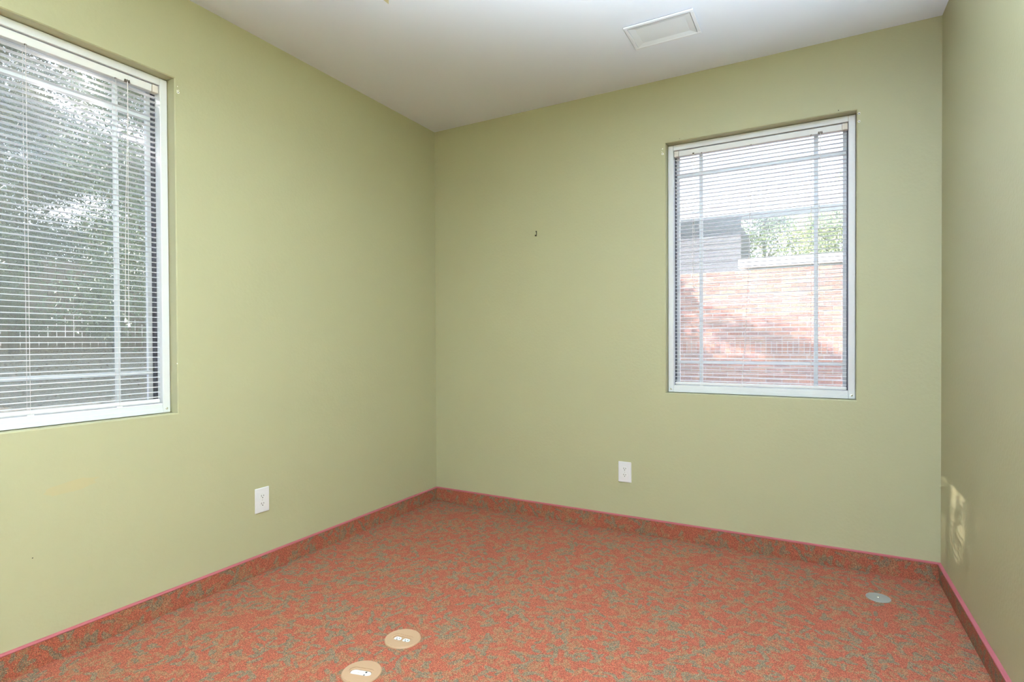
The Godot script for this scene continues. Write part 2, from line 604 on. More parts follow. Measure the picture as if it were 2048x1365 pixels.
func build_blind(at: Transform3D, label: String, tilt_cords: bool, middle_sway: float) -> void:
	var root := root_of("venetian_blind", at)
	tag(root, label, "blind", "white mini blinds in the window recesses")
	var u0 := 0.037
	var u1 := OPEN_W - 0.036
	var um := (u0 + u1) / 2
	var wc := -0.0765
	var st := begin()
	add_box(st, Vector3(um, 1.4350, wc), Vector3(u1 - u0 - 0.052, 0.032, 0.026), 0.0015)
	var hr := part("headrail", st, mat.rail, root)
	hr.set_meta("label", "white metal headrail")
	for s in 2:
		st = begin()
		add_box(st, Vector3(u0 + 0.0125 if s == 0 else u1 - 0.0125, 1.4345, wc + 0.001), Vector3(0.025, 0.033, 0.031), 0.0015)
		part("end_bracket", st, mat.bracket, root)
	# slats
	var mesh := slat_mesh(u1 - u0 - 0.008)
	var r := RandomNumberGenerator.new()
	r.seed = 5 + int(at.origin.x * 100)
	for k in 61:
		var v := 0.9466 - SILL + 0.02214 * k
		put("slat", mesh, root, Transform3D(Basis(Vector3.RIGHT, deg_to_rad(r.randf_range(-1.2, 1.2))), Vector3(um, v - 0.001, wc)))
	st = begin()
	add_box(st, Vector3(um, 0.9285 - SILL, wc), Vector3(u1 - u0 - 0.006, 0.0185, 0.025), 0.005)
	part("bottom_rail", st, mat.slat, root)
	# ladder cords: a front and a back string at each of three places
	var i := 0
	for u in [0.195, 0.4625, 0.763]:
		var sway := middle_sway if i == 1 else 0.0
		i += 1
		for dw in [-0.0138, 0.0138]:
			st = begin()
			var pts := []
			for j in 13:
				var t := j / 12.0
				pts.append(Vector3(u - sway * t * t, lerpf(1.421, 0.048, t), wc + dw))
			add_tube(st, pts, [0.0008], 5)
			part("ladder_cord", st, mat.cord, root)
		st = begin()
		add_box(st, Vector3(u - sway, 0.0455, wc + 0.0135), Vector3(0.022, 0.006, 0.004), 0.001)
		part("cord_button", st, mat.clear, root)
		st = begin()
		add_box(st, Vector3(u, 1.4185, wc + 0.0128), Vector3(0.007, 0.006, 0.003), 0.0008)
		part("cord_guide", st, mat.dark_metal, root)
	# lift cords with cord lock and two bell tassels
	var ul := 0.806
	st = begin()
	for dx in [-0.0075, 0.0, 0.0075]:
		add_box(st, Vector3(ul + dx, 1.4245, wc + 0.0145), Vector3(0.0055, 0.010, 0.005), 0.001)
	add_box(st, Vector3(ul, 1.4195, wc + 0.0145), Vector3(0.024, 0.003, 0.006), 0.0008)
	var lk := part("cord_lock", st, mat.dark_metal, root)
	lk.set_meta("label", "small brown metal cord lock")
	for s in 2:
		var ue: float = ul - 0.019 if s == 0 else ul - 0.005
		var ve: float = 1.288 - SILL if s == 0 else 1.268 - SILL
		st = begin()
		add_tube(st, [Vector3(ul + 0.001 * s, 1.420, wc + 0.017), Vector3(ul - 0.001 + 0.002 * s, 1.27, wc + 0.0165), Vector3(lerpf(ul, ue, 0.6), 0.9, wc + 0.016), Vector3(ue, ve, wc + 0.0165)], [0.0010], 6)
		part("lift_cord", st, mat.cord, root)
		st = begin()
		add_lathe(st, [Vector2(0.0056, -0.014), Vector2(0.0056, -0.012), Vector2(0.0036, 0.0), Vector2(0.0022, 0.004), Vector2(0.0, 0.0045)], 12, Vector3(ue, ve, wc + 0.0185))
		add_lathe(st, [Vector2(0.0, -0.0141), Vector2(0.0056, -0.014)], 12, Vector3(ue, ve, wc + 0.0185))
		part("tassel", st, mat.clear, root)
	st = begin()
	add_lathe(st, [Vector2(0.0, -0.004), Vector2(0.0028, -0.003), Vector2(0.003, 0.003), Vector2(0.0, 0.004)], 10, Vector3(ul, 1.29, wc + 0.0175))
	part("cord_joiner", st, mat.clear, root)
	if tilt_cords:
		st = begin()
		add_box(st, Vector3(0.148, 1.4225, wc + 0.0142), Vector3(0.010, 0.008, 0.004), 0.001)
		part("tilter", st, mat.dark_metal, root)
		for s in 2:
			st = begin()
			var ue := 0.144 + 0.008 * s
			add_tube(st, [Vector3(ue, 1.42, wc + 0.016), Vector3(ue, 0.66 - 0.02 * s, wc + 0.016)], [0.0010], 6)
			part("tilt_cord", st, mat.cord, root)
			st = begin()
			add_lathe(st, [Vector2(0.0045, -0.014), Vector2(0.003, 0.0), Vector2(0.0, 0.003)], 10, Vector3(ue, 0.655 - 0.02 * s, wc + 0.0175))
			part("tassel", st, mat.clear, root)

# ------------------------------------------------------------------ fittings
func build_outlet(at: Transform3D, label: String) -> void:
	# local: x right, y up, z out of the wall; origin at the centre of the plate on the wall
	var root := root_of("wall_outlet", at)
	tag(root, label, "outlet", "white duplex outlets on the green walls")
	var st := begin()
	add_box(st, Vector3(0, 0, 0.0032), Vector3(0.083, 0.127, 0.0062), 0.0028)
	part("cover_plate", st, mat.plate, root)
	for s in [1.0, -1.0]:
		var cy: float = s * 0.0195
		st = begin()
		var o := []
		for i in 28:
			var t := TAU * i / 28
			o.append(Vector2(clampf(0.0172 * cos(t), -0.0172, 0.0172), clampf(0.0172 * sin(t), -0.0142, 0.0142)))
		disc(st, o, Vector3(0, cy, 0.0064), 0.0016)
		var f := part("receptacle", st, mat.socket, root)
		for sx in [-1.0, 1.0]:
			st = begin()
			add_box(st, Vector3(sx * 0.0063, cy + 0.0035, 0.0081), Vector3(0.0024, 0.0085 if sx < 0 else 0.0070, 0.0004))
			part("slot", st, mat.slot, f)
		st = begin()
		add_lathe(st, [Vector2(0.0026, 0.0), Vector2(0.0026, 0.0004), Vector2(0.0, 0.0004)], 12, Vector3(0, cy - 0.0065, 0.0079), Basis(Vector3.RIGHT, PI / 2))
		part("ground_hole", st, mat.slot, f)
	st = begin()
	add_lathe(st, [Vector2(0.0032, 0.0), Vector2(0.0030, 0.0010), Vector2(0.0, 0.0014)], 12, Vector3(0, 0, 0.0062), Basis(Vector3.RIGHT, PI / 2))
	part("screw", st, mat.screw, root)

func disc(st: SurfaceTool, o: Array, at: Vector3, h: float) -> void:
	# a flat piece with outline o in local x, y standing h proud along z
	var mid := at + Vector3(0, 0, h)
	var cen := Vector2.ZERO
	for q in o:
		cen += q / o.size()
	mid += Vector3(cen.x, cen.y, 0)
	for i in o.size():
		var a2: Vector2 = o[i]
		var b2: Vector2 = o[(i + 1) % o.size()]
		poly(st, [mid, at + Vector3(a2.x, a2.y, h), at + Vector3(b2.x, b2.y, h)], Vector3.BACK)
	for i in o.size():
		var j := (i + 1) % o.size()
		var a: Vector2 = o[i]
		var b: Vector2 = o[j]
		poly(st, [at + Vector3(a.x, a.y, 0), at + Vector3(b.x, b.y, 0), at + Vector3(b.x, b.y, h), at + Vector3(a.x, a.y, h)], Vector3(a.x + b.x, a.y + b.y, 0))

func floor_box(called: String, at: Vector3, turn: float, label: String, duplex: bool) -> void:
	var root := root_of(called, Transform3D(Basis(Vector3.UP, turn), at))
	tag(root, label, "floor outlet", "tan round floor boxes in the carpet")
	# round tan cover with a sunken stadium shaped well
	var rx := 0.026
	var rr := 0.0215
	var hole := stadium(rx, rr, 12)
	var n := 52
	var st := begin()
	var rimtop := 0.0068
	var rim := []
	var inner := []
	for i in hole.size():
		var q: Vector2 = hole[i]
		var ang := atan2(q.y, q.x)
		rim.append(Vector3(0.0665 * cos(ang), rimtop, 0.0665 * sin(ang)))
		inner.append(Vector3(q.x, rimtop - 0.0004, q.y))
	for i in hole.size():
		var j := (i + 1) % hole.size()
		poly(st, [inner[i], rim[i], rim[j]], Vector3.UP)
		poly(st, [inner[i], rim[j], inner[j]], Vector3.UP)
	add_lathe(st, [Vector2(0.0715, 0.0), Vector2(0.0712, 0.0025), Vector2(0.0695, 0.0054), Vector2(0.0665, rimtop)], n)
	part("cover", st, mat.tan, root)
	# wall of the well, stepped once
	st = begin()
	var step := stadium(rx - 0.001, rr - 0.0055, 12, 0.0045)
	for i in hole.size():
		var j := (i + 1) % hole.size()
		var a: Vector2 = hole[i]
		var b: Vector2 = hole[j]
		var c: Vector2 = step[i]
		var d: Vector2 = step[j]
		var inw := -Vector3(a.x + b.x, 0, a.y + b.y)
		poly(st, [Vector3(a.x, rimtop - 0.0004, a.y), Vector3(b.x, rimtop - 0.0004, b.y), Vector3(b.x, 0.0042, b.y), Vector3(a.x, 0.0042, a.y)], inw)
		poly(st, [Vector3(a.x, 0.0042, a.y), Vector3(b.x, 0.0042, b.y), Vector3(d.x, 0.0040, d.y), Vector3(c.x, 0.0040, c.y)], Vector3.UP)
		poly(st, [Vector3(c.x, 0.0040, c.y), Vector3(d.x, 0.0040, d.y), Vector3(d.x, 0.0006, d.y), Vector3(c.x, 0.0006, c.y)], inw)
	var floor_pts := []
	for q in step:
		floor_pts.append(Vector3(q.x, 0.0008, q.y))
	poly(st, floor_pts, Vector3.UP)
	part("well", st, mat.tan, root)
	if duplex:
		for s in [-1.0, 1.0]:
			st = begin()
			var o := []
			for i in 24:
				var t := TAU * i / 24
				o.append(Vector2(s * 0.0195 + 0.0150 * cos(t), 0.0055 + clampf(0.0150 * sin(t), -0.0125, 0.0125)))
			flat_piece(st, o, 0.0009, 0.0022)
			var f := part("receptacle", st, mat.socket, root)
			for sx in [-1.0, 1.0]:
				st = begin()
				add_box(st, Vector3(s * 0.0195 + sx * 0.0058, 0.0024, 0.0025), Vector3(0.0022, 0.0004, 0.0070))
				part("slot", st, mat.slot, f)
			st = begin()
			add_lathe(st, [Vector2(0.0023, 0.0022), Vector2(0.0023, 0.0026), Vector2(0.0, 0.0026)], 10, Vector3(s * 0.0195, 0, 0.0118))
			part("ground_hole", st, mat.slot, f)
	else:
		st = begin()
		flat_piece(st, stadium(rx - 0.0020, rr - 0.0065, 12, 0.0045), 0.0009, 0.0024)
		var f := part("data_insert", st, mat.socket, root)
		f.set_meta("label", "white insert with small data ports")
		for q in [[0.017, -0.004, 0.0038, mat.slot], [0.017, 0.012, 0.0036, mat.port], [-0.010, 0.003, 0.0038, mat.bracket], [-0.021, 0.008, 0.0026, mat.bracket]]:
			st = begin()
			add_lathe(st, [Vector2(q[2], 0.0023), Vector2(q[2], 0.0028), Vector2(0.0, 0.0028)], 12, Vector3(q[0], 0, q[1]))
			part("port", st, q[3], f)

func flat_piece(st: SurfaceTool, o: Array, y0: float, y1: float) -> void:
	var mid := Vector2.ZERO
	for q in o:
		mid += q / o.size()
	var top := []
	for q in o:
		top.append(Vector3(q.x, y1, q.y))
	poly(st, top, Vector3.UP)
	for i in o.size():
		var j := (i + 1) % o.size()
		var a: Vector2 = o[i]
		var b: Vector2 = o[j]
		var out := (a + b) * 0.5 - mid
		poly(st, [Vector3(a.x, y0, a.y), Vector3(b.x, y0, b.y), Vector3(b.x, y1, b.y), Vector3(a.x, y1, a.y)], Vector3(out.x, 0, out.y))

func build_fittings() -> void:
	build_outlet(Transform3D(Basis(Vector3(0, 0, -1), Vector3(0, 1, 0), Vector3(1, 0, 0)), Vector3(0, 0.3782, 1.4874)), "white duplex wall outlet below and right of the left window")
	build_outlet(Transform3D(Basis.IDENTITY, Vector3(1.4490, 0.3710, 0)), "white duplex wall outlet on the wall with the brick view")
	floor_box("floor_outlet", Vector3(1.0515, 0, 1.6370), deg_to_rad(6.0), "tan round floor outlet with two white receptacles", true)
	floor_box("floor_outlet", Vector3(1.0690, 0, 1.8830), deg_to_rad(14.0), "tan round floor box with white data insert, cut by the bottom edge", false)
	# brushed metal blank cover near the right corner
	var root := root_of("floor_cover", Transform3D(Basis.IDENTITY, Vector3(2.742, 0, 0.3215)))
	tag(root, "round brushed metal floor cover in the carpet by the right corner", "floor cover")
	var st := begin()
	add_lathe(st, [Vector2(0.0495, 0.0), Vector2(0.0492, 0.0030), Vector2(0.0470, 0.0045), Vector2(0.0, 0.0048)], 48)
	part("plate", st, mat.steel, root)
	st = begin()
	add_lathe(st, [Vector2(0.0062, 0.0046), Vector2(0.0052, 0.0062), Vector2(0.0, 0.0070)], 18)
	part("screw", st, mat.bright_steel, root)
	# ceiling vent with a clear plastic deflector
	var v := root_of("ceiling_vent", Transform3D(Basis.IDENTITY, Vector3(1.8188, H, 0.5435)))
	tag(v, "white rectangular ceiling vent with a shallow plastic cover", "vent")
	var lx := 0.336
	var lz := 0.232
	for q in [[Vector3(0, -0.0075, -lz / 2 + 0.009), Vector3(lx, 0.008, 0.018)], [Vector3(0, -0.0075, lz / 2 - 0.009), Vector3(lx, 0.008, 0.018)], [Vector3(-lx / 2 + 0.009, -0.0075, 0), Vector3(0.018, 0.0078, lz - 0.036)], [Vector3(lx / 2 - 0.009, -0.0075, 0), Vector3(0.018, 0.0078, lz - 0.036)]]:
		st = begin()
		add_box(st, q[0], q[1], 0.0022)
		part("frame", st, mat.vent, v)
	st = begin()
	add_box(st, Vector3(0, -0.0018, 0), Vector3(lx - 0.012, 0.0036, lz - 0.012))
	part("backing", st, mat.gasket, v)
	# the cover: a tray of plastic, raised rim and sunken middle
	st = begin()
	var ra := Vector2(lx / 2 - 0.019, lz / 2 - 0.019)
	var rb := ra - Vector2(0.030, 0.026)
	var qa := []
	var qb := []
	for s in [[-1, -1], [1, -1], [1, 1], [-1, 1]]:
		qa.append(Vector3(ra.x * s[0], -0.0108, ra.y * s[1]))
		qb.append(Vector3(rb.x * s[0], -0.0050, rb.y * s[1]))
	for i in 4:
		var j := (i + 1) % 4
		poly(st, [qa[i], qa[j], qb[j], qb[i]], Vector3.DOWN)
	poly(st, qb, Vector3.DOWN)
	part("cover", st, mat.lens, v)
	# picture hook on the back wall
	var h := root_of("wall_hook", Transform3D(Basis.IDENTITY, Vector3(0.8428, 1.9079, 0)))
	tag(h, "tiny dark brown picture hook on the green back wall", "hook")
	st = begin()
	add_tube(st, [Vector3(0, 0.016, 0.0), Vector3(0, 0.016, 0.004), Vector3(0.001, 0.008, 0.0035), Vector3(0.0005, -0.006, 0.003), Vector3(0, -0.014, 0.005), Vector3(-0.002, -0.0145, 0.012), Vector3(-0.003, -0.008, 0.014)], [0.0032, 0.0038, 0.0028, 0.0026, 0.0036, 0.0036, 0.0028], 8)
	part("wire", st, mat.hook, h)
	st = begin()
	add_lathe(st, [Vector2(0.0046, 0.0), Vector2(0.0046, 0.0020), Vector2(0.0, 0.0028)], 12, Vector3(0, 0.0145, 0.004), Basis(Vector3.RIGHT, PI / 2))
	part("nail_head", st, mat.hook, h)
	# white plastic anchors left where curtain brackets were taken off
	var spots := [
		[Transform3D(Basis.IDENTITY, Vector3(2.6813, 2.3424, 0)), "white plastic wall anchor, upper one right of the brick view window"],
		[Transform3D(Basis.IDENTITY, Vector3(2.6814, 2.3017, 0)), "white plastic wall anchor, lower one right of the brick view window"],
		[Transform3D(Basis.IDENTITY, Vector3(1.6845, 2.3028, 0)), "white plastic wall anchor left of the brick view window"],
		[Transform3D(Basis(Vector3(0, 0, -1), Vector3(0, 1, 0), Vector3(1, 0, 0)), Vector3(0, 2.3045, 1.8913)), "white plastic wall anchor right of the left window's top corner"],
	]
	for q in spots:
		st = begin()
		add_lathe(st, [Vector2(0.0062, 0.0), Vector2(0.0058, 0.0014), Vector2(0.0032, 0.0014), Vector2(0.0028, 0.0002)], 16, Vector3.ZERO, Basis(Vector3.RIGHT, PI / 2))
		var a := root_of("wall_anchor", q[0])
		tag(a, q[1], "anchor", "white anchors beside the windows")
		part("collar", st, mat.chip, a)
		st = begin()
		add_lathe(st, [Vector2(0.0031, 0.0004), Vector2(0.0, 0.0004)], 12, Vector3.ZERO, Basis(Vector3.RIGHT, PI / 2))
		part("hole", st, mat.port, a)
	# chips of bare plaster round the old bracket screws, and a touch-up patch of paint: marks on the walls
	var wl := get_node("wall_left")
	var wb := get_node("wall_back")
	var back_at := Vector3(1.7023, 0, 0)
	for q in [[1.6846, 2.3326, 0.004], [1.6800, 2.316, 0.0025], [1.6905, 2.300, 0.003], [1.7841, 2.3742, -0.002], [2.591, 2.3761, -0.0025]]:
		chip(wb, Vector3(q[0], q[1], 0) - back_at, absf(q[2]), mat.chip if q[2] > 0 else mat.slot)
	for q in [[1.8935, 2.330, 0.0022], [1.8955, 2.3120, 0.0025], [1.8885, 2.3150, 0.003], [1.9075, 1.0938, 0.003], [2.4349, 0.4062, -0.0022]]:
		chip(wl, left_frame().affine_inverse() * Vector3(0, q[1], q[0]), absf(q[2]), mat.chip if q[2] > 0 else mat.slot)
	st = begin()
	var o := []
	var r := RandomNumberGenerator.new()
	r.seed = 31
	for i in 22:
		var t := TAU * i / 22
		var k := r.randf_range(0.82, 1.12)
		o.append(Vector2(0.090 * cos(t) * k, 0.022 * sin(t) * k + 0.010 * cos(t)))
	disc(st, o, left_frame().affine_inverse() * Vector3(0, 0.640, 2.312), 0.0003)
	var pt := part("paint_patch", st, mat.patch, wl)
	pt.set_meta("label", "slightly yellower brushed touch-up of paint")

func chip(w: Node, at: Vector3, size: float, m: Material) -> void:
	var st := begin()
	var r := RandomNumberGenerator.new()
	r.seed = int(at.x * 1000 + at.y * 777)
	var o := []
	for i in 7:
		var t := TAU * i / 7
		o.append(Vector2(cos(t), sin(t)) * size * r.randf_range(0.6, 1.2))
	disc(st, o, at, 0.0004)
	part("plaster_chip" if m == mat.chip else "nail_hole", st, m, w)

func blade_mesh() -> ArrayMesh:
	# a flat fan blade, root at local x = 0.17, pointed tip at x = 0.66
	var st := begin()
	var o := [Vector2(0.16, -0.045), Vector2(0.26, -0.062), Vector2(0.40, -0.068), Vector2(0.48, -0.066), Vector2(0.660, 0.0), Vector2(0.48, 0.066), Vector2(0.40, 0.068), Vector2(0.26, 0.062), Vector2(0.16, 0.045)]
	var lo := []
	var hi := []
	for q in o:
		lo.append(Vector3(q.x, -0.003, q.y))
		hi.append(Vector3(q.x, 0.003, q.y))
	poly(st, lo, Vector3.DOWN)
	poly(st, hi, Vector3.UP)
	for i in o.size():
		var j := (i + 1) % o.size()
		var m: Vector2 = (o[i] + o[j]) * 0.5 - Vector2(0.42, 0)
		poly(st, [lo[i], lo[j], hi[j], hi[i]], Vector3(m.x, 0, m.y))
	return mesh_of(st, mat.blade)

func build_ceiling_fan() -> void:
	# a flush-mounted fan; only the tip of one blade reaches into the picture
	var root := root_of("ceiling_fan", Transform3D(Basis.IDENTITY, Vector3(FAN.x, H, FAN.z)))
	tag(root, "ceiling fan with tan blades, one blade tip showing at the top edge", "ceiling fan")
	var st := begin()
	add_lathe(st, [Vector2(0.0, -0.215), Vector2(0.05, -0.212), Vector2(0.095, -0.195), Vector2(0.115, -0.16), Vector2(0.115, -0.06), Vector2(0.095, -0.03), Vector2(0.09, -0.0005)], 32)
	part("motor_housing", st, mat.fan_white, root)
	st = begin()
	add_lathe(st, [Vector2(0.0, -0.245), Vector2(0.022, -0.242), Vector2(0.030, -0.225), Vector2(0.028, -0.209)], 20)
	part("switch_cap", st, mat.fan_white, root)
	var bm := blade_mesh()
	for k in 5:
		var a := FAN_TURN + TAU * k / 5.0
		var arm := begin()
		add_box(arm, Vector3(0.15, 0.006, 0), Vector3(0.14, 0.005, 0.035), 0.0015)
		put("blade_arm", mesh_of(arm, mat.fan_white), root, Transform3D(Basis(Vector3.UP, a), Vector3(0, BLADE_Y - H, 0)))
		put("blade", bm, root, Transform3D(Basis(Vector3.UP, a), Vector3(0, BLADE_Y - H, 0)))

func build_torchiere(at: Vector3, label: String) -> void:
	# an uplight floor lamp behind the viewer: its light comes back off the white ceiling
	var root := root_of("floor_lamp", Transform3D(Basis.IDENTITY, at))
	tag(root, label, "floor lamp", "uplight floor lamps behind the viewer")
	var st := begin()
	add_lathe(st, [Vector2(0.14, 0.0), Vector2(0.14, 0.012), Vector2(0.12, 0.022), Vector2(0.02, 0.032), Vector2(0.0, 0.033)], 32)
	part("base", st, mat.fan_white, root)
	st = begin()
	add_tube(st, [Vector3(0, 0.03, 0), Vector3(0, 1.03, 0)], [0.012], 12)
	part("pole", st, mat.fan_white, root)
	st = begin()
	add_lathe(st, [Vector2(0.02, 1.01), Vector2(0.08, 1.03), Vector2(0.15, 1.09), Vector2(0.17, 1.14), Vector2(0.165, 1.14), Vector2(0.145, 1.095), Vector2(0.078, 1.038), Vector2(0.0, 1.025)], 36)
	part("bowl", st, mat.fan_white, root)
	st = begin()
	add_lathe(st, [Vector2(0.11, 1.105), Vector2(0.10, 1.112), Vector2(0.0, 1.114)], 32)
	part("lamp_disc", st, mat.globe, root)
	var l := SpotLight3D.new()
	l.name = "uplight"
	l.position = Vector3(0, 1.16, 0)
	l.rotation = Vector3(PI / 2, 0, 0)
	l.spot_angle = 64.0
	l.spot_angle_attenuation = 0.6
	l.spot_range = 12.0
	l.spot_attenuation = 2.0
	l.light_energy = UPLIGHT
	l.light_color = Color(0.89, 0.953, 1.0)
	l.light_size = 0.11
	l.shadow_enabled = true
	root.add_child(l)

# ------------------------------------------------------------------ outdoors
func ground_height(x: float, z: float) -> float:
	var bank := smoothstep(-1.2, -8.2, x) * 1.22
	return -0.16 + bank + 0.03 * sin(x * 3.1 + z * 1.7) * smoothstep(-0.8, -2.0, x)

func build_ground() -> void:
	var st := begin()
	var nx := 60
	var nz := 60
	for i in nx:
		for j in nz:
			var q := []
			for d in [[0, 0], [1, 0], [1, 1], [0, 1]]:
				var x: float = lerpf(-30, 14, (i + d[0]) / float(nx))
				var z: float = lerpf(-22, 24, (j + d[1]) / float(nz))
				q.append(Vector3(x, ground_height(x, z), z))
			poly(st, [q[0], q[1], q[2]], Vector3.UP)
			poly(st, [q[0], q[2], q[3]], Vector3.UP)
	structure(part("ground", st, mat.soil, self), "bank of dry grass and leaf litter outside the left window")

func leaf_mesh(m: Material, l: float, w: float) -> ArrayMesh:
	var st := begin()
	var a := Vector3(0, 0, 0)
	var b := Vector3(0, 0.0, l)
	var c := Vector3(w / 2, w * 0.25, l * 0.45)
	var d := Vector3(-w / 2, w * 0.25, l * 0.45)
	poly(st, [a, c, b], Vector3.UP)
	poly(st, [a, b, d], Vector3.UP)
	return mesh_of(st, m)

func scatter(called: String, mesh: Mesh, xf: Array, parent: Node) -> MultiMeshInstance3D:
	var mm := MultiMesh.new()
	mm.transform_format = MultiMesh.TRANSFORM_3D
	mm.mesh = mesh
	mm.instance_count = xf.size()
	for i in xf.size():
		mm.set_instance_transform(i, xf[i])
	var o := MultiMeshInstance3D.new()
	o.name = called
	o.multimesh = mm
	o.set_meta("kind", "stuff")
	parent.add_child(o, true)
	return o

func rand_dir(r: RandomNumberGenerator) -> Vector3:
	var z := r.randf_range(-1, 1)
	var t := r.randf() * TAU
	var s := sqrt(1 - z * z)
	return Vector3(s * cos(t), z, s * sin(t))

func tree(called: String, at: Vector3, top: float, low: float, radius: float, leaves: int, leaf: int, size: float, sd: int, label: String, gap := 0.0) -> void:
	var r := RandomNumberGenerator.new()
	r.seed = sd
	var root := root_of(called, Transform3D(Basis.IDENTITY, at))
	tag(root, label, "tree" if called != "shrub" else "shrub", "trees outside the windows" if called != "shrub" else "shrubs outside the windows")
	var st := begin()
	var lean := Vector3(r.randf_range(-0.2, 0.2), 0, r.randf_range(-0.2, 0.2))
	var tr := 0.04 + top * 0.014
	add_tube(st, [Vector3(0, -0.1, 0), Vector3(0, top * 0.25, 0) + lean * 0.3, Vector3(0, top * 0.6, 0) + lean, Vector3(0, top * 0.93, 0) + lean * 1.3], [tr, tr * 0.8, tr * 0.5, tr * 0.12], 8)
	part("trunk", st, mat.bark, root)
	# boughs, each carrying clumps of leaves
	var tips := []
	st = begin()
	var nb := 26 if called != "shrub" else 14
	for i in nb:
		var h := lerpf(low, top * 0.95, (i + r.randf()) / nb)
		var t := r.randf() * TAU
		var f := (h - low) / maxf(top - low, 0.01)
		var reach := radius * (1.0 - 0.75 * f * f) * r.randf_range(0.65, 1.05)
		var p0 := Vector3(0, h - reach * 0.25, 0) + lean * clampf(h / top, 0, 1)
		var p2 := p0 + Vector3(cos(t) * reach, reach * 0.35, sin(t) * reach)
		var p1 := (p0 + p2) * 0.5 + Vector3(0, reach * 0.10, 0)
		add_tube(st, [p0, p1, p2], [tr * 0.28, tr * 0.16, 0.008], 5)
		for q in [0.35, 0.6, 0.8, 1.0]:
			tips.append([p0.lerp(p2, q) + Vector3(0, reach * 0.08, 0), reach * 0.34 + 0.12])
	part("boughs", st, mat.bark, root)
	var xf := []
	for i in leaves:
		var q: Array = tips[r.randi() % tips.size()]
		var p: Vector3 = q[0] + rand_dir(r) * q[1] * pow(r.randf(), 0.45) * Vector3(1, 0.75, 1)
		# a hole in the crown that lets one shaft of low sun reach the room
		var off := at + p - Vector3(3.02, 0.40, 0.16)
		if gap > 0.0 and (off - SUNWARD * off.dot(SUNWARD)).length() < gap and r.randf() < 0.93:
			continue
		var d := rand_dir(r)
		d.y -= 0.35
		d = d.normalized()
		var x := d.cross(rand_dir(r)).normalized()
		var b := Basis(x, d.cross(x).normalized(), d) * r.randf_range(0.7, 1.3)
		xf.append(Transform3D(b, p))
	scatter("foliage", leaf_mesh(mat.leaf[leaf], size, size * 0.46), xf, root)

